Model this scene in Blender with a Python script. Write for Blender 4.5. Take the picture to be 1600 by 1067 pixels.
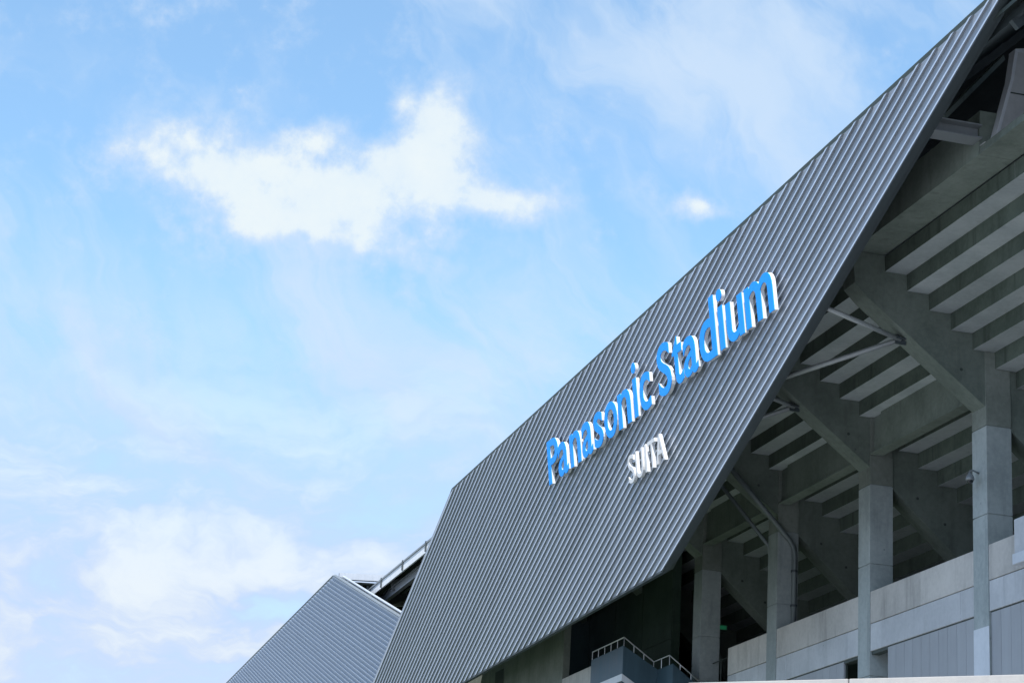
import bpy, bmesh, math, random
from mathutils import Vector, Matrix
random.seed(7)
for o in list(bpy.data.objects): bpy.data.objects.remove(o, do_unlink=True)
SC = bpy.context.scene
COL = SC.collection
H = 1.6                                   # eye height

# ------------------------------------------------------------------ camera
# world axes: x = into the building, y = along the facade away from the camera, z = up
cam_d = bpy.data.cameras.new('camera')
cam = bpy.data.objects.new('camera', cam_d); COL.objects.link(cam)
cam_d.sensor_width = 36.0
cam_d.lens = 3303.0 / 1600.0 * 36.0
cam_d.clip_end = 6000.0
_p, _r, _y = math.radians(17.673), math.radians(3.339), math.radians(14.688)
_fw = Vector((0, math.cos(_p), math.sin(_p))); _up = Vector((0, -math.sin(_p), math.cos(_p))); _rt = Vector((1, 0, 0))
RT = _rt * math.cos(_r) + _up * math.sin(_r); UP = -_rt * math.sin(_r) + _up * math.cos(_r)
_dA = Vector((-math.sin(_y), math.cos(_y), 0)); _dB = Vector((math.cos(_y), math.sin(_y), 0))
def _loc(v): return Vector((v.dot(_dB), v.dot(_dA), v.z))
RT, UP, FW = _loc(RT), _loc(UP), _loc(_fw)
cm = Matrix((( RT.x, UP.x, -FW.x, 0), (RT.y, UP.y, -FW.y, 0), (RT.z, UP.z, -FW.z, H), (0, 0, 0, 1)))
cam.matrix_world = cm
SC.camera = cam

# ------------------------------------------------------------------ light
SUN_DIR = Vector((-0.28, -0.55, 0.79)).normalized()      # towards the sun
SUN_STRENGTH = 3.6
SKY_STRENGTH = 0.12
EXPOSURE = 1.0
SC.view_settings.view_transform = 'Standard'
SC.view_settings.look = 'None'
SC.view_settings.exposure = EXPOSURE
SC.view_settings.gamma = 1.0
SC.view_settings.use_curve_mapping = False
sd = bpy.data.lights.new('sun', 'SUN'); sd.energy = SUN_STRENGTH; sd.angle = math.radians(0.6); sd.color = (1.0, 0.95, 0.88)
sun = bpy.data.objects.new('sun', sd); COL.objects.link(sun)
sun.rotation_euler = SUN_DIR.to_track_quat('Z', 'Y').to_euler()
sun.location = (0, -20, 60)

# ------------------------------------------------------------------ sky
W = bpy.data.worlds.new('World'); SC.world = W; W.use_nodes = True
wt = W.node_tree; wt.nodes.clear()
class NB:
    def __init__(s, t): s.t = t
    def n(s, typ, **k):
        nd = s.t.nodes.new(typ)
        for a, b in k.items(): setattr(nd, a, b)
        return nd
    def put(s, sock, v):
        if hasattr(v, 'is_linked') or isinstance(v, bpy.types.NodeSocket): s.t.links.new(v, sock)
        else: sock.default_value = v
    def m(s, op, a, b=None, c=None, clamp=False):
        nd = s.n('ShaderNodeMath', operation=op, use_clamp=clamp); s.put(nd.inputs[0], a)
        if b is not None: s.put(nd.inputs[1], b)
        if c is not None: s.put(nd.inputs[2], c)
        return nd.outputs[0]
    def vm(s, op, a, b=None, scale=None):
        nd = s.n('ShaderNodeVectorMath', operation=op); s.put(nd.inputs[0], a)
        if b is not None: s.put(nd.inputs[1], b)
        if scale is not None: s.put(nd.inputs['Scale'], scale)
        return nd.outputs[0]
    def noise(s, vec, scale, detail=4, rough=.55, dist=0, color=False):
        nd = s.n('ShaderNodeTexNoise'); s.put(nd.inputs['Vector'], vec)
        nd.inputs['Scale'].default_value = scale; nd.inputs['Detail'].default_value = detail
        nd.inputs['Roughness'].default_value = rough; nd.inputs['Distortion'].default_value = dist
        return nd.outputs['Color' if color else 'Fac']
    def ss(s, v, lo, hi, t0=0.0, t1=1.0):
        nd = s.n('ShaderNodeMapRange', interpolation_type='SMOOTHSTEP'); s.put(nd.inputs['Value'], v)
        nd.inputs['From Min'].default_value = lo; nd.inputs['From Max'].default_value = hi
        nd.inputs['To Min'].default_value = t0; nd.inputs['To Max'].default_value = t1
        return nd.outputs['Result']
    def mix(s, f, a, b, blend='MIX'):
        nd = s.n('ShaderNodeMix', data_type='RGBA', blend_type=blend); s.put(nd.inputs[0], f); s.put(nd.inputs[6], a); s.put(nd.inputs[7], b)
        return nd.outputs[2]
B = NB(wt)
tc = B.n('ShaderNodeTexCoord'); D = tc.outputs['Generated']
sky = B.n('ShaderNodeTexSky', sky_type='NISHITA'); sky.sun_disc = False
sky.sun_elevation = math.asin(SUN_DIR.z); sky.sun_rotation = math.atan2(SUN_DIR.x, SUN_DIR.y)
sky.air_density = 1.1; sky.dust_density = 1.2; sky.ozone_density = 2.6; sky.altitude = 0
sx = B.n('ShaderNodeSeparateXYZ'); wt.links.new(D, sx.inputs[0])
AZ = B.m('ARCTAN2', sx.outputs[0], sx.outputs[1]); EL = B.m('ARCSINE', sx.outputs[2])
warp = B.noise(D, 14.0, 4, .6, color=True)
wsp = B.n('ShaderNodeSeparateColor'); wt.links.new(warp, wsp.inputs[0])
AZw = B.m('MULTIPLY_ADD', B.m('SUBTRACT', wsp.outputs[0], .5), .068, AZ)
ELw = B.m('MULTIPLY_ADD', B.m('SUBTRACT', wsp.outputs[1], .5), .045, EL)
def blob(az, el, ra, re, k=1.0):
    p = B.m('DIVIDE', B.m('SUBTRACT', AZw, az), ra); q = B.m('DIVIDE', B.m('SUBTRACT', ELw, el), re)
    r2 = B.m('ADD', B.m('MULTIPLY', p, p), B.m('MULTIPLY', q, q))
    return B.m('MULTIPLY', B.m('POWER', math.e, B.m('MULTIPLY', r2, -1.0)), k)
def total(L):
    t = L[0]
    for x in L[1:]: t = B.m('ADD', t, x)
    return t
fine = B.noise(D, 46.0, 7, .62); mid = B.noise(D, 17.0, 6, .58)
cum = total([blob(.152, .366, .058, .020), blob(.112, .380, .040, .013, .8), blob(.208, .408, .021, .022, 1.1), blob(.190, .384, .030, .015, .6), blob(.248, .369, .026, .012, .85),
             blob(.080, .387, .024, .008, .6), blob(.160, .350, .045, .012, .75), blob(.148, .400, .022, .009, .62), blob(.222, .377, .026, .012, .6), blob(.236, .402, .014, .010, .45),
             blob(.352, .373, .013, .006, .85)])
cum = B.m('MINIMUM', cum, 1.12)
det = B.noise(D, 95.0, 6, .6)
cd = total([cum, B.m('MULTIPLY', B.m('SUBTRACT', fine, .5), 1.65), B.m('MULTIPLY', B.m('SUBTRACT', mid, .5), 1.1), B.m('MULTIPLY', B.m('SUBTRACT', det, .5), .6)])
C1 = B.m('MULTIPLY', B.ss(cd, -.04, 1.06), B.m('ADD', B.m('MULTIPLY_ADD', mid, .6, .50), B.m('MULTIPLY', fine, .3)), clamp=True)
# high thin cirrus, drawn out along one direction of the sky
ca, sa_ = math.cos(-.85), math.sin(-.85)
cu_ = B.m('ADD', B.m('MULTIPLY', AZw, ca), B.m('MULTIPLY', ELw, sa_)); cv_ = B.m('SUBTRACT', B.m('MULTIPLY', ELw, ca), B.m('MULTIPLY', AZw, sa_))
cvec = B.n('ShaderNodeCombineXYZ'); B.put(cvec.inputs[0], B.m('MULTIPLY', cu_, .55)); B.put(cvec.inputs[1], B.m('MULTIPLY', cv_, 1.7)); cvec.inputs[2].default_value = 2.3
cir = B.noise(cvec.outputs[0], 11.0, 7, .56, .6)
cirD = B.m('MULTIPLY', B.ss(B.m('ADD', cir, B.m('SUBTRACT', total([blob(.36, .43, .07, .06, .24), blob(.02, .30, .2, .06, .14), blob(.30, .30, .2, .05, .12), blob(.06, .44, .13, .05, -.14)]), .0)), .46, .86), .70)
# layered bank towards the horizon: lavender base, pale tops
lc = B.n('ShaderNodeCombineXYZ'); B.put(lc.inputs[0], AZw); B.put(lc.inputs[1], B.m('MULTIPLY', ELw, 2.3)); lc.inputs[2].default_value = 4.1
bank = B.noise(lc.outputs[0], 10.5, 7, .58, .5)
lump = B.noise(lc.outputs[0], 31.0, 6, .6, .3)
low = B.ss(EL, .34, .17)
bk = B.m('ADD', B.m('MULTIPLY', bank, .72), B.m('MULTIPLY', lump, .28))
bk = B.m('ADD', bk, total([blob(.130, .205, .036, .020, .13), blob(.095, .272, .07, .010, .12), blob(.085, .160, .07, .010, .12), blob(.140, .170, .03, .010, -.22)]))
bankD = B.m('MULTIPLY', low, B.ss(bk, .30, .56, .42, .96))
bankC = B.mix(B.ss(bk, .43, .66), (2.30, 2.85, 3.95, 1), (3.5, 3.8, 4.05, 1))
skyc = B.n('ShaderNodeHueSaturation'); wt.links.new(sky.outputs[0], skyc.inputs['Color']); skyc.inputs['Saturation'].default_value = 1.08; skyc.inputs['Value'].default_value = 1.03
tint = B.mix(1.0, skyc.outputs[0], B.mix(B.ss(EL, .12, .34), (.95, .91, 1.0, 1), (.93, 1.07, 1.03, 1)), 'MULTIPLY')
out = B.mix(B.m('ADD', cirD, .13), tint, (2.75, 3.35, 4.1, 1))
out = B.mix(bankD, out, bankC)
out = B.mix(C1, out, B.mix(B.ss(cd, .45, 1.1), (2.75, 3.3, 4.05, 1), (3.5, 3.87, 4.05, 1)))
bg = B.n('ShaderNodeBackground'); wt.links.new(out, bg.inputs[0]); bg.inputs[1].default_value = SKY_STRENGTH
wo = B.n('ShaderNodeOutputWorld'); wt.links.new(bg.outputs[0], wo.inputs[0])

# ------------------------------------------------------------------ helpers
def P(a, b, z): return Vector((b, a, z + H))      # along, into, up from eye level
def link(o, parent=None):
    COL.objects.link(o)
    if parent: o.parent = parent
    return o
def tag(o, label=None, cat=None, group=None, kind=None):
    if label: o['label'] = label
    if cat: o['category'] = cat
    if group: o['group'] = group
    if kind: o['kind'] = kind
    return o
def empty(name, loc, label, cat, group=None):
    e = bpy.data.objects.new(name, None); e.location = loc; COL.objects.link(e)
    EMP[e.name] = Vector(loc)
    return tag(e, label, cat, group)
EMP = {}
class MB:
    def __init__(s): s.v = []; s.f = []
    def add(s, vs, fs):
        k = len(s.v); s.v += [tuple(x) for x in vs]; s.f += [tuple(i + k for i in f) for f in fs]; return s
    def hexa(s, c):                        # 8 corners: bottom 4 then top 4
        return s.add(c, [(0, 3, 2, 1), (4, 5, 6, 7), (0, 1, 5, 4), (1, 2, 6, 5), (2, 3, 7, 6), (3, 0, 4, 7)])
    def box(s, a0, a1, b0, b1, z0, z1):
        return s.hexa([P(a, b, z) for z in (z0, z1) for a, b in ((a0, b0), (a0, b1), (a1, b1), (a1, b0))])
    def prism(s, poly, a0, a1):            # poly of (b, z), extruded along the facade
        n = len(poly); vs = [P(a0, b, z) for b, z in poly] + [P(a1, b, z) for b, z in poly]
        fs = [tuple(range(n)), tuple(range(2 * n - 1, n - 1, -1))] + [(i, i + n, (i + 1) % n + n, (i + 1) % n) for i in range(n)]
        return s.add(vs, fs)
    def beam(s, p, q, w, h, up=Vector((0, 0, 1))):
        d = (q - p).normalized(); x = d.cross(up).normalized(); y = x.cross(d)
        return s.hexa([e + x * (w / 2 * i) + y * (h / 2 * j) for e in (p, q) for i, j in ((-1, -1), (1, -1), (1, 1), (-1, 1))])
    def tube(s, pts, r, n=10):
        rings = []; k0 = len(s.v)
        for i, p in enumerate(pts):
            d = (pts[min(i + 1, len(pts) - 1)] - pts[max(i - 1, 0)]).normalized()
            x = d.cross(Vector((0.13, 0.21, 1)).normalized()).normalized(); y = x.cross(d)
            rings.append([p + x * (r * math.cos(t * 2 * math.pi / n)) + y * (r * math.sin(t * 2 * math.pi / n)) for t in range(n)])
        vs = [v for R in rings for v in R]
        fs = [(i * n + j, i * n + (j + 1) % n, (i + 1) * n + (j + 1) % n, (i + 1) * n + j) for i in range(len(pts) - 1) for j in range(n)]
        fs += [tuple(range(n - 1, -1, -1)), tuple((len(pts) - 1) * n + j for j in range(n))]
        return s.add(vs, fs)
    def lathe(s, c, prof, n=20):
        vs = [c + Vector((r * math.cos(t * 2 * math.pi / n), r * math.sin(t * 2 * math.pi / n), z)) for r, z in prof for t in range(n)]
        fs = [(i * n + j, i * n + (j + 1) % n, (i + 1) * n + (j + 1) % n, (i + 1) * n + j) for i in range(len(prof) - 1) for j in range(n)]
        return s.add(vs, fs)
    def mesh(s, name, mat, off=Vector((0, 0, 0)), bevel=0, smooth=False):
        me = bpy.data.meshes.new(name); me.from_pydata([tuple(Vector(v) - off) for v in s.v], [], s.f)
        bm = bmesh.new(); bm.from_mesh(me); bmesh.ops.recalc_face_normals(bm, faces=bm.faces)
        if bevel: bmesh.ops.bevel(bm, geom=list(bm.edges), offset=bevel, segments=1, affect='EDGES', profile=.5)
        bm.to_mesh(me); bm.free(); me.materials.append(mat)
        if smooth:
            for p in me.polygons: p.use_smooth = True
        return me
    def build(s, name, mat, parent=None, bevel=0, smooth=False):
        off = Vector((0, 0, 0)); q = parent
        while q: off = off + EMP.get(q.name, Vector((0, 0, 0))); q = q.parent
        return link(bpy.data.objects.new(name, s.mesh(name, mat, off, bevel, smooth)), parent)

# ------------------------------------------------------------------ materials
def new_mat(name):
    m = bpy.data.materials.new(name); m.use_nodes = True; t = m.node_tree; t.nodes.clear(); b = NB(t)
    pr = b.n('ShaderNodeBsdfPrincipled'); o = b.n('ShaderNodeOutputMaterial'); t.links.new(pr.outputs[0], o.inputs[0])
    return m, b, pr
def concrete(name, c0, c1, streak=.35, rough=.85, var=.10):
    m, b, pr = new_mat(name)
    g = b.n('ShaderNodeNewGeometry').outputs['Position']
    big = b.noise(g, .55, 5, .6); sm = b.noise(g, 6.0, 6, .65)
    mp = b.n('ShaderNodeMapping'); b.put(mp.inputs[0], g); mp.inputs['Scale'].default_value = (1.5, 1.5, .17)
    sk = b.ss(b.noise(mp.outputs[0], 1.6, 5, .6), .50, .76)
    f = b.m('ADD', b.m('MULTIPLY', big, .65), b.m('MULTIPLY', sm, .35))
    col = b.mix(b.ss(f, .32, .68), c0 + (1,), c1 + (1,))
    col = b.mix(b.m('MULTIPLY', sk, streak), col, tuple(x * .52 for x in c0) + (1,))
    rnd = b.n('ShaderNodeObjectInfo').outputs['Random']
    hv = b.n('ShaderNodeHueSaturation'); b.put(hv.inputs['Color'], col); b.put(hv.inputs['Value'], b.m('MULTIPLY_ADD', rnd, var * 2, 1 - var)); 
    col = hv.outputs[0]
    # tie-hole like pores and blotches
    vo = b.n('ShaderNodeTexVoronoi'); b.put(vo.inputs['Vector'], g); vo.inputs['Scale'].default_value = 1.15
    spot = b.ss(vo.outputs['Distance'], .055, .02)
    col = b.mix(b.m('MULTIPLY', spot, .5), col, tuple(x * .4 for x in c0) + (1,))
    b.put(pr.inputs['Base Color'], col); pr.inputs['Roughness'].default_value = rough
    bp = b.n('ShaderNodeBump'); bp.inputs['Strength'].default_value = .25; bp.inputs['Distance'].default_value = .03
    b.put(bp.inputs['Height'], sm); b.put(pr.inputs['Normal'], bp.outputs[0])
    return m
def metal(name, c, rough=.45, metallic=0.0, var=.06, spec=.5, streak=.12, bumpy=.0):
    m, b, pr = new_mat(name)
    g = b.n('ShaderNodeNewGeometry').outputs['Position']
    sm = b.noise(g, 1.3, 5, .6)
    mp = b.n('ShaderNodeMapping'); b.put(mp.inputs[0], g); mp.inputs['Scale'].default_value = (3, 3, .25)
    sk = b.noise(mp.outputs[0], 1.8, 4, .6)
    f = b.m('ADD', b.m('MULTIPLY', sm, .5), b.m('MULTIPLY', sk, .5))
    rnd = b.n('ShaderNodeObjectInfo').outputs['Random']
    val = b.m('ADD', b.m('MULTIPLY_ADD', rnd, var * 2, 1 - var), b.m('MULTIPLY', b.m('SUBTRACT', f, .5), streak * 4))
    hv = b.n('ShaderNodeHueSaturation'); hv.inputs['Color'].default_value = c + (1,); b.put(hv.inputs['Value'], val)
    b.put(pr.inputs['Base Color'], hv.outputs[0])
    b.put(pr.inputs['Roughness'], b.m('MULTIPLY_ADD', b.m('SUBTRACT', f, .5), .5, rough)); pr.inputs['Metallic'].default_value = metallic
    pr.inputs['Specular IOR Level'].default_value = spec
    if bumpy:
        bp = b.n('ShaderNodeBump'); bp.inputs['Strength'].default_value = bumpy; bp.inputs['Distance'].default_value = .05
        b.put(bp.inputs['Height'], b.noise(g, .8, 3, .5)); b.put(pr.inputs['Normal'], bp.outputs[0])
    return m
def glow(name, c, s):
    m, b, pr = new_mat(name); pr.inputs['Base Color'].default_value = c + (1,); pr.inputs['Emission Color'].default_value = c + (1,); pr.inputs['Emission Strength'].default_value = s
    return m
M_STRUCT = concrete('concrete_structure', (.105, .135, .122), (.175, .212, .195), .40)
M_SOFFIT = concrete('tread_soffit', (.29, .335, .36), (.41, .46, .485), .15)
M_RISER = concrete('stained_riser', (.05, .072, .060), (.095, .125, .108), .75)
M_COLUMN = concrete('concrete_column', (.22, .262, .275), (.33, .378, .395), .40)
M_PALE = concrete('pale_panel', (.48, .53, .60), (.58, .63, .70), .12)
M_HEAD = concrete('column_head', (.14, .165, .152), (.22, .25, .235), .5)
M_PARA = concrete('concrete_parapet', (.37, .37, .365), (.50, .495, .485), .5)
M_BAND = concrete('concrete_band', (.39, .42, .46), (.50, .53, .57), .18)
M_SIDING = metal('grey_siding', (.30, .325, .36), .6, 0, .05)
M_RIB = metal('ribbed_steel', (.275, .305, .352), .38, .35, .09, .5, .07, .15)
M_CREST_LIT = metal('rib_crest_lit', (.54, .60, .70), .33, .4, .06, .5, .05, .08)  # rib steel made lighter: gleam of sun and sky on crests put into colour
M_RIBF = metal('far_ribs_hazed', (.21, .265, .35), .5, .2, .03, .4, .05, .1)  # bluer than the near ribs: tint of haze and sky put into the colour
M_VALLEY = metal('valley_steel', (.12, .13, .15), .5, .2, .02)
M_DARK = metal('dark_steel', (.035, .05, .046), .6, 0)
M_TRIM = metal('blue_grey_trim', (.045, .060, .070), .55, .1, .03)
M_GALV = metal('galvanised_steel', (.22, .245, .27), .45, .3)
M_STRUT = metal('strut_steel', (.30, .33, .35), .45, .2)
M_PIPE = metal('grey_pipe', (.11, .135, .145), .5, .1)
M_WHITE = metal('white_steel', (.62, .65, .70), .5, 0, .03)
M_FRAME = metal('pale_frame_steel', (.36, .40, .47), .5, 0, .03)
M_LETTER = metal('white_letter', (.62, .63, .65), .4, 0, .01, .5, .02)
M_BLUE = metal('blue_letter_face', (.006, .31, .92), .5, 0, .01, .25, .02)
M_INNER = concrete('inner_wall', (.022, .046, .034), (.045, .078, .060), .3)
M_STAIR = metal('stair_steel', (.05, .095, .13), .5, .2, .04, .5, .25)
M_RAIL = metal('rail_steel', (.55, .58, .60), .35, .5)
M_COPE = concrete('white_coping', (.27, .27, .28), (.32, .32, .32), .12, .8, .03)
M_GLASS = metal('dark_glass', (.02, .025, .03), .08, 0, .0)
M_EXIT = glow('exit_green', (.03, .30, .14), .08)
def ground_mat():
    m, b, pr = new_mat('plaza_paving'); g = b.n('ShaderNodeNewGeometry').outputs['Position']
    br = b.n('ShaderNodeTexBrick'); b.put(br.inputs['Vector'], g); br.inputs['Scale'].default_value = 1.4
    br.inputs['Color1'].default_value = (.26, .265, .27, 1); br.inputs['Color2'].default_value = (.32, .325, .33, 1); br.inputs['Mortar'].default_value = (.24, .23, .22, 1); br.inputs['Mortar Size'].default_value = .012
    col = b.mix(b.m('MULTIPLY', b.noise(g, .12, 5, .6), .35), br.outputs[0], (.25, .26, .26, 1)); b.put(pr.inputs['Base Color'], col); pr.inputs['Roughness'].default_value = .8
    return m

# ------------------------------------------------------------------ ground
gm = MB(); gm.add([(-2500, -2500, 0), (2500, -2500, 0), (2500, 2500, 0), (-2500, 2500, 0)], [(0, 1, 2, 3)])
tag(gm.build('ground', ground_mat()), kind='structure')

def damper_mat():
    m, b, pr = new_mat('damper_green'); g = b.n('ShaderNodeNewGeometry').outputs['Position']
    b.put(pr.inputs['Base Color'], b.mix(b.noise(g, 1.2, 6, .65), (.030, .055, .018, 1), (.065, .095, .035, 1))); pr.inputs['Roughness'].default_value = .9
    return m
lw = MB(); lw.add([(-25, 74, .004), (31.8, 74, .004), (31.8, 215, .004), (-25, 215, .004)], [(0, 1, 2, 3)])  # added unseen dark green sheet that cuts ground bounce below the far bays
tag(lw.build('bounce_damper', damper_mat()), kind='structure')

# ------------------------------------------------------------------ ribbed steel wings
PL0 = P(76, 26.41, 16.53)
NOUT = Vector((-1, 0, -.12)).normalized()                  # outward normal of the leaning cladding
def onpl(a, z, out=0.0):                                    # point of the cladding plane at a, z
    return P(a, 26.41 - .12 * (z - 16.53), z) + NOUT * out
def wing(name, top0, top1, bot0, pitch, label, group, mat, crest_mat, width=.27, h=.066, thick=.38):
    """parallelogram from the edge top0-bot0 along top0->top1, ribs parallel to that edge"""
    e1 = (top1 - top0); Lt = e1.length; e1 = e1 / Lt; r = bot0 - top0
    root = empty(name, bot0, label, 'cladding', group)
    n = int(round(Lt / pitch)); pitch = Lt / n
    cs = [(0, 0), (.022, h), (width * .76, h * .94), (width, 0), (.995, 0)]
    vs = []
    for t in (0.0, .25, .5, .75, 1.0):
        for s, d in cs: vs.append(e1 * (s * pitch) + r * t + NOUT * d)
    nn = 5; fs = []
    for i in range(4):
        for j in range(4): fs.append((i * nn + j, i * nn + j + 1, (i + 1) * nn + j + 1, (i + 1) * nn + j))
    fs += [(0, 1, 2, 3), (23, 22, 21, 20)]
    me = MB().add(vs, fs).mesh('rib', mat); me.materials.append(crest_mat)
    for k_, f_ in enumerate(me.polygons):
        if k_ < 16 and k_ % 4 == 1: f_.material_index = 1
    for i in range(n):
        o = bpy.data.objects.new('rib', me); o.location = top0 + e1 * (pitch * i + .004) + NOUT * .004 - bot0
        link(o, root)
    # sheet behind the ribs, its frame, and the folded trims round the rim
    def slab(nm, mat, o0, o1, d0, d1, t0, t1):
        c = []
        for d in (d0, d1):
            c += [top0 + e1 * o0 + r * t0 + NOUT * d, top0 + e1 * o1 + r * t0 + NOUT * d, top0 + e1 * o1 + r * t1 + NOUT * d, top0 + e1 * o0 + r * t1 + NOUT * d]
        return MB().hexa(c).build(nm, mat, root)
    slab('backing_sheet', M_VALLEY, 0, Lt, -.06, 0, .012, .998)
    slab('top_flashing', M_DARK, -.02, Lt + .02, -.12, -.002, -.015, .0115)
    # rim: side channel made of two folds, bottom gutter
    slab('side_trim', M_TRIM, -.10, -.012, -thick * .52, .05, -.004, 1.003)
    slab('side_channel', M_TRIM, .16, .5, -thick, -thick * .56, .004, .997)
    slab('bottom_trim', M_TRIM, -.05, Lt, -thick * .5, .02, .9985, 1.006)
    slab('bottom_channel', M_DARK, .1, Lt, -thick, -thick * .55, .984, .997)
    rl = r.length; k = int(rl / 2.1)
    for i in range(k):
        t = (i + .6) / k
        slab('fixing_plate', M_DARK, .02, .30, -thick * .62, -thick * .50, t, t + .16 / rl)
    # steel purlins that carry the sheet
    for i in range(6):
        t = .06 + i * .176
        slab('purlin', M_TRIM, .5, Lt - .4, -thick * 1.02, -.07, t, t + .14 / rl)
    return e1, r, root
bot0 = onpl(75.738, 16.645); r2 = onpl(46.463, 26.717)
tl = onpl(107.431, 26.458); tr = onpl(46.971, 26.99)
e1_ = (tl - tr).normalized()
# corner where the near edge meets the top line
def meet(p, d, q, g):
    w = q - p; n_ = NOUT; a_ = d.cross(g).dot(n_); return p + d * (w.cross(g).dot(n_) / a_)
top0 = meet(tr, e1_, bot0, (r2 - bot0).normalized())
E1, RIB, wing_near = wing('cladding_wing', top0, tl, bot0, 1.075, 'huge leaning grey ribbed steel panel that carries the blue lettering', 'ribbed cladding wings', M_RIB, M_CREST_LIT)
EYE = Vector((0, 0, H))
set_back = lambda p: EYE + (p - EYE) * 1.05
f0 = set_back(onpl(139.388, 27.636)); f1 = set_back(onpl(188.985, 26.843))
fdir = (set_back(onpl(120.921, 21.998)) - f0); fb = f0 + fdir * (36.0 / fdir.length)
f1 = f0 + (f1 - f0) * 1.15
wing('cladding_wing', f0, f1, fb, 1.06, 'farther bluish ribbed steel panel at lower left, ribs falling to the right', 'ribbed cladding wings', M_RIBF, M_RIBF, .5, .07, .5)

# ------------------------------------------------------------------ concrete stand
GRID = [60.30, 69.20, 77.95, 86.60, 95.35, 104.1, 112.9]
stand = empty('concrete_stand', P(60, 32, -H), 'grey concrete grandstand with columns, raking beams and stepped soffits', 'grandstand')
SB = lambda k: 28.40 + .79 * k
SZ = lambda k: 24.07 - .567 * k
NK = 14
# columns with recessed casting joints
def column(a0):
    m = MB(); zs = [-H, 4.5, 8.6, 12.25, 16.30, 19.25]
    for z0, z1 in zip(zs[:-1], zs[1:]): m.box(a0, a0 + 1.0, 31.985, 32.88, z0 + .018, z1 - .018)
    m.box(a0 + .03, a0 + .97, 32.02, 32.85, -H, 19.4)
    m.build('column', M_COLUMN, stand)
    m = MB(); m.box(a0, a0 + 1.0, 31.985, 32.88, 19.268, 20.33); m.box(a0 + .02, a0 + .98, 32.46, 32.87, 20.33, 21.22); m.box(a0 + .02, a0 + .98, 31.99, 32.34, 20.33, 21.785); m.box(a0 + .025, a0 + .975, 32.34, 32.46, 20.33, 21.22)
    m.build('column_head', M_HEAD, stand)  # darker than the shaft below: shade of the stand put into the colour
for a0 in GRID[:4]: column(a0)
# raking beams
rk = [(27.24, 24.62), (28.385, 24.62)]
for k in range(NK):
    rk += [(SB(k) - .006, SZ(k) - .006), (SB(k + 1) - .006, SZ(k) - .006)]
rk += [(SB(NK) - .006, 13.4), (33.0, 19.1), (32.0, 19.9), (27.71, 23.13), (27.32, 23.53)]
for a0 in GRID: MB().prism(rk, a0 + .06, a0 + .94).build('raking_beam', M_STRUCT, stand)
for a0 in GRID:
    for b_, z_ in ((31.13, 21.06), (33.9, 18.95), (35.0, 18.1)):
        m = MB(); m.tube([P(a0 + .052, b_, z_), P(a0 + .075, b_, z_)], .055, 12); m.build('tie_hole', M_DARK, stand)
# stepped precast seating units, one per step and bay
bays = [(15.6, 24.4), (24.4, 33.2), (33.2, 42.0), (42.0, 51.6)] + [(x, y) for x, y in zip([51.6] + [g + .5 for g in GRID[:-1]], [g + .5 for g in GRID])] + [(113.4, 122.0)]
for k in range(NK):
    poly = [(SB(k), SZ(k)), (SB(k + 1) - .012, SZ(k)), (SB(k + 1) - .012, SZ(k) + .17), (SB(k) + .15, SZ(k) + .17), (SB(k) + .15, SZ(k - 1) + .16), (SB(k), SZ(k - 1) + .16) if k else (SB(k), 24.60)]
    if k == 0: poly[4] = (SB(k) + .15, 24.60)
    for x, y in bays:
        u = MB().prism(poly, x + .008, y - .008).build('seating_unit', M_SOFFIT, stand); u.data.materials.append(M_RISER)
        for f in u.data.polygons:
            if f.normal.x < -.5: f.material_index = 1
# edge beam along the top of the rakers
for x, y in bays:
    near = y < 52
    top = 24.92 if near else 26.05
    MB().prism([(27.24, 24.64), (28.38, 24.64), (28.55, 24.75), (28.55, top), (27.30, top)], x + .01, y - .01).build('edge_beam', M_STRUCT, stand)
# end wall that rises above the edge beam
fin = [(27.27, 24.93), (27.64, 25.05), (28.2, 27.07), (28.36, 27.97), (30.6, 28.45), (30.6, 24.93)]
MB().prism(fin, 51.30, 51.62).build('end_wall', M_BAND, stand)
cope = [(27.58, 25.05), (28.14, 27.07), (28.30, 28.03), (28.40, 28.03), (28.24, 27.07), (27.68, 25.05)]
MB().prism(cope, 51.27, 51.65).build('end_wall_edge', M_PALE, stand)
MB().box(51.285, 51.30, 28.1, 30.6, 26.62, 26.66).build('wall_joint', M_DARK, stand)
MB().prism([(28.30, 27.95), (30.6, 28.43), (30.6, 28.55), (28.30, 28.07)], 51.26, 51.66).build('end_wall_coping', M_PALE, stand)
# girders between the columns
for x, y in zip(GRID[:3], GRID[1:4]):
    m = MB(); m.box(x + 1.02, y - .85, 32.0, 32.42, 20.42, 21.795); m.box(y - .84, y - .02, 32.12, 32.42, 20.42, 21.79); m.build('girder', M_STRUCT, stand)
    MB().box(x + 1.02, y - .02, 31.96, 32.45, 20.36, 20.415).build('girder_ledge', M_STRUCT, stand)
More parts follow.
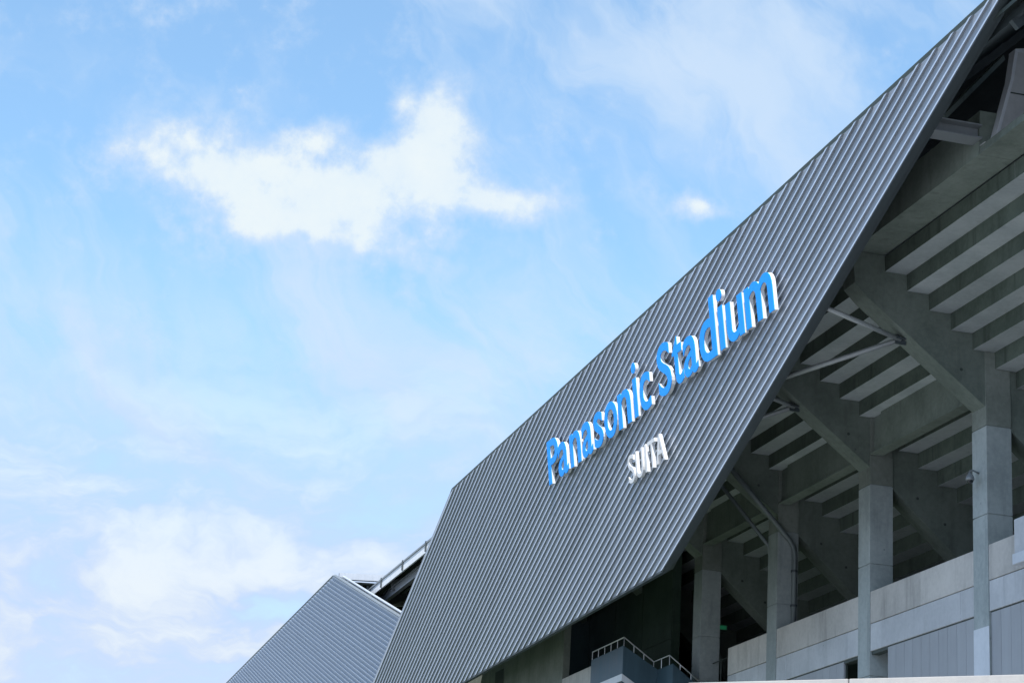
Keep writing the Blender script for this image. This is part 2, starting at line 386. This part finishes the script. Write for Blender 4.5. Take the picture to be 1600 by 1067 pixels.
# parapet, band below it, siding and openings
def bay_front(x, y, joint, openings):
    MB().box(x, joint - .008, 32.0, 32.26, 14.115, 15.27).build('parapet_panel', M_PARA, stand, .012)
    MB().box(joint + .008, y, 32.0, 32.26, 14.115, 15.27).build('parapet_panel', M_PARA, stand, .012)
    bs = [x, x + .95, y - .95, y]
    for i in range(3): MB().box(bs[i] + .008, bs[i + 1] - .008, 32.004, 32.3, 13.12, 14.09).build('band_panel', M_BAND, stand, .01)
    MB().box(x, y, 32.06, 32.35, 13.0, 15.0).build('parapet_core', M_DARK, stand)
    s0, s1 = x + (1.35 if openings[0] else .02), y - (1.35 if openings[1] else .02)
    nsl = int((s1 - s0) / .62); w = (s1 - s0) / nsl
    for i in range(nsl): MB().box(s0 + w * i + .008, s0 + w * (i + 1) - .008, 32.05, 32.14, 8.0, 13.07).build('siding_panel', M_SIDING, stand)
    MB().box(s0, s1, 32.12, 32.2, 2.0, 13.05).build('siding_backing', M_DARK, stand)
    if openings[0]: MB().box(x + .02, s0 - .02, 33.0, 33.2, 2.0, 13.1).build('recess_wall', M_COLUMN, stand)
    if openings[1]: MB().box(s1 + .02, y - .02, 33.0, 33.2, 2.0, 13.1).build('recess_wall', M_COLUMN, stand)
bay_front(50.0, 60.29, 55.2, (0, 0))
bay_front(61.31, 69.19, 65.2, (0, 1))
bay_front(70.21, 77.94, 74.1, (1, 0))
bay_front(78.96, 83.25, 81.0, (0, 0))
MB().box(60.28, 61.32, 31.975, 31.985, 8.0, 12.65).build('pale_column_panel', M_PALE, stand)
# projecting parapet block at the near end
MB().box(46.0, 56.78, 31.0, 31.95, 14.17, 15.26).build('parapet_block', M_BAND, stand, .015)
MB().box(46.0, 56.74, 30.9, 31.95, 13.83, 14.165).build('block_ledge', M_PALE, stand, .015)
# concourse floor, inner walls, flank wall at the stairs
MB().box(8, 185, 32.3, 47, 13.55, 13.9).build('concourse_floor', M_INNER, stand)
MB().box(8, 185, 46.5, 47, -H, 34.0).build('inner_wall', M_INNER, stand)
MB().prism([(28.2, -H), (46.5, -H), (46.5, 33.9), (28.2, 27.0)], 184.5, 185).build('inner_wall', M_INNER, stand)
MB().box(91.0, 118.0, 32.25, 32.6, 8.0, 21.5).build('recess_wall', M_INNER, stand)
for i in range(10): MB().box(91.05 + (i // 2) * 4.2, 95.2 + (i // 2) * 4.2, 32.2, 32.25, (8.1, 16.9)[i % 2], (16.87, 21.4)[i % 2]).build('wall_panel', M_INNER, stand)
MB().box(97.45, 140.0, 29.0, 29.35, -H, 19.2).build('flank_wall', M_HEAD, stand, .015)
MB().box(92.75, 97.43, 29.0, 29.3, -H, 15.56).build('flank_parapet', M_PARA, stand, .015)
win = MB().box(108.3, 110.0, 28.985, 28.998, 14.0, 17.55).build('window', M_DARK, stand)
# things seen deep in the shade: a cross wall, a stair, rails
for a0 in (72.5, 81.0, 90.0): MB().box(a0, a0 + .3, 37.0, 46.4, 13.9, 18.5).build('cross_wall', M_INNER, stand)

# ------------------------------------------------------------------ roof
roof = empty('stadium_roof', P(100, 28, 26.7), 'dark sloping roof deck behind the ribbed panels with pale fascia', 'roof')
MB().prism([(28.02, 27.25), (28.02, 27.05), (46.5, 34.0), (46.5, 34.3)], 98, 196).build('roof_deck', M_DARK, roof)
MB().box(98, 196, 27.90, 28.0, 26.72, 27.24).build('fascia', M_WHITE, roof)
MB().box(98, 196, 27.84, 28.05, 27.245, 27.36).build('gutter', M_GALV, roof)
for i in range(15): MB().box(98.5 + i * 6.4, 98.62 + i * 6.4, 27.80, 27.9, 26.75, 27.40).build('gutter_bracket', M_TRIM, roof)
def hbeam(nm, p, q, w, h, mat):
    m = MB(); up = Vector((0, 0, 1)); m.beam(p + up * (h / 2), q + up * (h / 2), w, .05); m.beam(p - up * (h / 2), q - up * (h / 2), w, .05); m.beam(p, q, .04, h - .06)
    return m.build(nm, mat, roof)
hbeam('roof_girder', P(98, 28.6, 26.45), P(196, 28.6, 26.45), .3, .55, M_GALV)
for a0 in [101.0 + 8.75 * i for i in range(11)]:
    hbeam('rafter', P(a0, 28.35, 26.75), P(a0, 40, 31.2), .3, .6, M_GALV)
for i in range(4):
    b0 = 31 + i * 2.2; hbeam('purlin', P(98, b0, 27.6 + (b0 - 29.6) * .376), P(196, b0, 27.6 + (b0 - 29.6) * .376), .2, .3, M_PIPE)
# eave deck tying the near panel to the roof, with purlins and ladder-like trays
dk = lambda b: 26.35 + (b - 25.3) * .92
MB().prism([(25.32, 26.48), (31.5, dk(31.5)), (46.5, 36.0), (46.5, 36.2), (31.5, dk(31.5) + .2), (25.32, 26.60)], 8, 106.5).build('eave_deck', M_DARK, roof)
for i in range(9):
    b0 = 25.75 + i * .62; MB().box(34, 99, b0, b0 + .09, dk(b0) - .32, dk(b0) - .06).build('eave_purlin', M_TRIM, roof)
for i in range(8):
    a_ = 38.0 + i * 8.7; MB().beam(P(a_, 25.75, dk(25.75) - .5), P(a_, 31.0, dk(31.0) - .5), .16, .3).build('eave_rafter', M_TRIM, roof)
for a_ in (59.2, 67.9):
    MB().beam(P(a_, 25.85, 25.3), P(a_ - 2.5, 28.5, 27.7), .16, .22).build('brace', M_GALV, roof)
    MB().beam(P(a_ - .6, 25.9, 26.0), P(a_ - .6, 27.6, 26.05), .12, .12).build('stub_beam', M_GALV, roof)
MB().beam(P(52.4, 26.5, 26.0), P(55.5, 30.2, 30.0), .10, .16).build('brace', M_STRUCT, roof)
# white frame at the far wing's corner
MB().beam(P(146.7, 26.75, 29.12), P(146.7, 31.8, 29.40), .4, .46).build('ridge_beam', M_FRAME, roof)
MB().beam(P(146.6, 29.3, 27.66), P(146.6, 33.4, 27.70), .45, .5).build('tie_beam', M_LETTER, roof)
MB().beam(P(146.4, 29.7, 29.1), P(146.4, 29.7, 27.0), .06, .06, Vector((1, 0, 0))).build('hanger_rod', M_FRAME, roof)
MB().prism([(27.0, 28.72), (33.5, 29.0), (33.5, 29.12), (27.0, 28.86)], 147.0, 186.0).build('far_deck', M_DARK, roof)
for i in range(7): MB().box(147.2, 186.0, 27.3 + i * .8, 27.45 + i * .8, 28.45 + i * .035, 28.7 + i * .035).build('far_deck_purlin', M_TRIM, roof)
for i in range(3): MB().box(149.0 + i * 9, 149.2 + i * 9, 27.0, 33.0, 26.4, 28.4).build('far_deck_panel', M_TRIM, roof)
fw = f0; fbd = (fb - f0).normalized()
MB().tube([f0 + NOUT * -.1 + fbd * -.1, f0 + NOUT * -.1 + fbd * 35], .12).build('edge_pipe', M_GALV, roof)
MB().tube([f0 + NOUT * -.62 + fbd * .3, f0 + NOUT * -.62 + fbd * 35], .09).build('edge_pipe', M_FRAME, roof)

# ------------------------------------------------------------------ struts between rakers and the leaning panel
sup = empty('strut_frame', P(60.8, 29.1, 21.84), 'steel tube struts and brackets tying the raking beams to the ribbed panel', 'steel struts')
for a0 in GRID[:4]:
    dd = a0 - GRID[0]
    node = P(60.80 + dd, 29.15, 21.95)
    for e in (P(59.93 + dd, 26.15, 22.33), P(64.12 + dd, 26.30, 21.12)):
        MB().tube([node, e], .085, 12).build('strut', M_STRUT, sup, smooth=True)
    m = MB(); m.box(60.62 + dd, 60.98 + dd, 28.95, 29.40, 21.93, 21.97); m.box(60.78 + dd, 60.82 + dd, 28.98, 29.36, 21.78, 22.1); m.build('node_plate', M_TRIM, sup)
for a0 in (51.7, 60.8, 69.7, 78.4):
    m = MB(); m.box(a0 - .3, a0 + .3, 25.75, 27.26, 25.08, 25.12); m.box(a0 - .02, a0 + .02, 25.75, 27.26, 25.12, 25.48); m.box(a0 - .3, a0 + .3, 25.75, 27.26, 25.48, 25.52)
    m.build('bracket', M_GALV, sup)

# ------------------------------------------------------------------ downpipes under the third raker
pp = empty('downpipe', P(77.8, 32.9, 15.3), 'grey downpipe following the third raking beam and turning down its column', 'pipe')
MB().tube([P(77.82, 29.6, 21.8), P(77.82, 31.2, 20.17), P(77.82, 32.45, 18.9), P(77.82, 32.62, 18.62), P(77.82, 32.66, 18.3), P(77.82, 32.66, 14.0)], .11, 12).build('pipe', M_PIPE, pp, smooth=True)
for z in (17.6, 16.2): MB().tube([P(77.82, 32.66, z), P(77.82, 32.66, z + .09)], .14, 12).build('clamp', M_TRIM, pp)
p2 = empty('downpipe', P(79.2, 29.6, 21.5), 'thinner pipe slanting beside the far side of the third raking beam', 'pipe')
MB().tube([P(79.05, 29.4, 21.7), P(79.05, 32.0, 18.9), P(79.05, 32.1, 18.5)], .085, 12).build('pipe', M_PIPE, p2, smooth=True)

# ------------------------------------------------------------------ lettering
def glyph(ch, w, h, emb, depth):
    cu = bpy.data.curves.new('glyph', 'FONT'); cu.body = ch; cu.size = 1.0; cu.offset = emb; cu.resolution_u = 6; cu.fill_mode = 'NONE' if depth is None else 'BOTH'
    cu.extrude = depth / 2 if depth else 0.0
    o = bpy.data.objects.new('glyph', cu); COL.objects.link(o)
    dg = bpy.context.evaluated_depsgraph_get(); dg.update(); me = bpy.data.meshes.new_from_object(o.evaluated_get(dg)); 
    bpy.data.objects.remove(o); bpy.data.curves.remove(cu)
    for p_ in me.polygons: p_.use_smooth = False
    xs = [v.co.x for v in me.vertices]; ys = [v.co.y for v in me.vertices]
    return me, (min(xs), max(xs), min(ys), max(ys))
def sign(name, label, letters, base, fronts, depth, emb, face_mat, body_mat, out):
    a_left = letters[0][1]
    o0 = onpl(a_left, base(a_left), out)
    root = empty(name, o0, label, 'sign')
    X = -E1.copy(); X = Vector((0, -1, 0)); Z = NOUT.copy(); Y = Z.cross(X).normalized()
    rot = Matrix((X, Y, Z)).transposed().to_4x4()
    for ch, aL, aR, y0, y1 in letters:
        me, (x0, x1, b0, b1) = glyph(ch, 0, 0, emb, depth)
        w = aL - aR; sx_ = w / (x1 - x0); sy_ = (y1 - y0) / (b1 - b0)
        for v in me.vertices: v.co = ((v.co.x - x0) * sx_, (v.co.y - b0) * sy_ + y0, v.co.z)
        me.materials.clear(); me.materials.append(body_mat)
        ob = bpy.data.objects.new('letter', me); org = onpl(aL, base(aL), out)
        ob.matrix_local = Matrix.Translation(org - o0) @ rot
        link(ob, root); ob['label'] = 'white letter ' + ch if face_mat is None else 'blue-faced letter ' + ch
        if face_mat:
            m2, _ = glyph(ch, 0, 0, emb + .002, .03)
            for v in m2.vertices: v.co = ((v.co.x - x0) * sx_, (v.co.y - b0) * sy_ + y0, v.co.z + depth / 2 + .012)
            m2.materials.clear(); m2.materials.append(face_mat)
            fo = bpy.data.objects.new('letter_face', m2); fo.parent = ob; COL.objects.link(fo)
        # stand-off pins
        pm = MB(); hh = (y1 + y0) / 2
        for yy in (y0 + .25 * (y1 - y0), y0 + .75 * (y1 - y0)):
            c = Vector((w * .15, yy, -depth / 2)); q = .03
            pm.hexa([c + Vector((i * q, j * q, k)) for k in (-.32 + depth / 2, 0) for i, j in ((-1, -1), (1, -1), (1, 1), (-1, 1))])
        po = bpy.data.objects.new('stand_off', pm.mesh('stand_off', M_DARK)); po.parent = ob; COL.objects.link(po)
    return root
XH, CAP, ASC = 1.45, 1.96, 2.2
names = [('P', 88.55, 87.0, 0, CAP), ('a', 87.02, 85.6, -.03, XH), ('n', 85.25, 83.8, 0, XH), ('a', 83.55, 82.12, -.03, XH), ('s', 81.85, 80.70, -.03, XH), ('o', 80.42, 78.85, -.03, XH),
         ('n', 78.63, 77.12, 0, XH), ('i', 76.72, 76.27, 0, ASC), ('c', 75.95, 74.72, -.03, XH), ('S', 73.75, 72.35, -.03, CAP + .03), ('t', 72.1, 71.05, -.02, 1.82), ('a', 70.95, 69.52, -.03, XH),
         ('d', 69.22, 67.62, -.03, ASC), ('i', 67.28, 66.80, 0, ASC), ('u', 66.52, 65.0, -.03, XH), ('m', 64.75, 62.34, 0, XH)]
base1 = lambda a: 22.74 + (88.5 - a) * .0088
sign('stadium_name_sign', 'long row of blue-faced, white-edged letters across the ribbed panel', names, base1, None, .14, .009, M_BLUE, M_LETTER, .25)
suita = [('S', 78.05, 77.30, -.02, 1.12), ('U', 77.12, 76.28, -.02, 1.1), ('I', 76.02, 75.82, 0, 1.1), ('T', 75.62, 74.78, 0, 1.1), ('A', 74.78, 73.78, 0, 1.1)]
base2 = lambda a: 20.48 + (78 - a) * .012
sign('place_name_sign', 'short row of small white capitals below the blue lettering', suita, base2, None, .13, .002, None, M_LETTER, .25)

# ------------------------------------------------------------------ staircase
stair = empty('staircase', P(88.1, 29, 12), 'blue-grey steel staircase with thin handrails under the ribbed panel', 'staircase')
def wallA(nm, a0, a1, b, z0, z1, mat, t=.06): return MB().box(a0, a1, b, b + t, z0, z1).build(nm, mat, stair)
def wallB(nm, a, b0, zt0, b1, zt1, zb0, zb1, mat, t=.06): return MB().prism([(b0, zb0), (b1, zb1), (b1, zt1), (b0, zt0)], a, a + t).build(nm, mat, stair)
wallA('side_panel', 88.17, 92.74, 28.96, 11.0, 15.80, M_STAIR)
wallB('side_panel', 88.10, 28.96, 15.80, 30.62, 14.88, 11.0, 11.0, M_STAIR)
wallA('side_panel', 86.10, 88.09, 30.56, 11.0, 14.88, M_STAIR)
wallB('side_panel', 86.03, 30.56, 14.86, 31.95, 13.85, 11.0, 11.0, M_STAIR)
wallA('stringer', 88.10, 91.2, 28.93, 14.25, 14.56, M_WHITE, .028)
wallB('stringer', 88.065, 28.93, 14.56, 30.6, 13.55, 14.25, 13.24, M_WHITE, .03)
MB().box(88.2, 92.6, 28.948, 28.955, 11.2, 14.24).build('opening', M_DARK, stair)  # thin dark sheets: shade of the gap below the stringer put into colour
MB().prism([(29.1, 11.2), (31.3, 11.2), (31.3, 12.75), (29.1, 14.15)], 88.085, 88.095).build('opening', M_DARK, stair)  # thin dark sheet too: shade of the gap put into colour
def rail(pts):
    m = MB(); m.tube(pts, .028, 8); m.build('handrail', M_RAIL, stair, smooth=True)
def posts(p, q, n, h):
    for i in range(n):
        c = p.lerp(q, i / max(1, n - 1)); MB().tube([c, c + Vector((0, 0, h))], .02, 6).build('rail_post', M_RAIL, stair)
R1 = [P(92.7, 28.99, 16.17), P(88.13, 28.99, 16.17), P(88.13, 30.40, 15.22), P(86.06, 30.40, 15.22), P(86.06, 31.9, 14.14)]
rail(R1)
for p, q, n in ((R1[0], R1[1], 6), (R1[1], R1[2], 4), (R1[2], R1[3], 3), (R1[3], R1[4], 4)): posts(p - Vector((0, 0, .42)), q - Vector((0, 0, .42)), n, .42)
guard = empty('guard_rail', P(84.5, 32.5, 14), 'thin dark guard rail behind the stairs beside the fourth column', 'railing')
m = MB().tube([P(89.9, 32.6, 15.15), P(83.4, 32.6, 15.15)], .025, 6).build('handrail', M_DARK, guard)
for i in range(7): MB().tube([P(89.8 - i * 1.05, 32.6, 13.9), P(89.8 - i * 1.05, 32.6, 15.3)], .025, 6).build('rail_post', M_DARK, guard)

# ------------------------------------------------------------------ pale wall in front
def coping():
    p = P(48.77, 17.724, 8.0); q = P(43.005, 23.669, 8.0); d = (q - p).normalized(); nrm = d.cross(Vector((0, 0, 1))).normalized()
    if nrm.dot(p) < 0: nrm = -nrm
    root = empty('boundary_wall', p - Vector((0, 0, 9.6)), 'pale wall along the bottom right edge with a dark joint', 'wall')
    L0 = (q - p).length * .497
    for nm, s0, s1 in (('wall_panel', 0, L0 - .015), ('wall_panel', L0 + .015, 16)):
        c = [p + d * s + nrm * t + Vector((0, 0, z)) for z in (-9.55, 0) for s, t in ((s0, 0), (s1, 0), (s1, .3), (s0, .3))]
        MB().hexa(c).build(nm, M_COPE, root, .015)
coping()

# ------------------------------------------------------------------ small things
cmr = empty('security_camera', P(60.75, 31.75, 17.6), 'small grey dome security camera on the nearest column', 'camera')
c = P(60.85, 31.66, 17.55)
MB().lathe(c, [(.0, .20), (.05, .20), (.06, .15), (.11, .10), (.145, .0), (.145, -.06), (.12, -.075)], 20).build('housing', M_GALV, cmr, smooth=True)
MB().lathe(c, [(.12, -.07), (.105, -.13), (.06, -.18), (.0, -.195)], 20).build('dome', M_GLASS, cmr, smooth=True)
MB().tube([c + Vector((0, 0, .18)), c + Vector((0, 0, .26)), c + Vector((.10, 0, .28)), c + Vector((.33, 0, .20))], .03, 8).build('arm', M_GALV, cmr, smooth=True)
ex = empty('exit_sign', P(90.0, 34.27, 17.3), 'small lit green exit sign in the dark concourse', 'sign')
MB().box(89.9, 89.98, 34.12, 34.45, 17.34, 17.5).build('lit_face', M_EXIT, ex)
MB().box(89.98, 90.08, 34.03, 34.52, 17.28, 17.57).build('housing', M_DARK, ex)
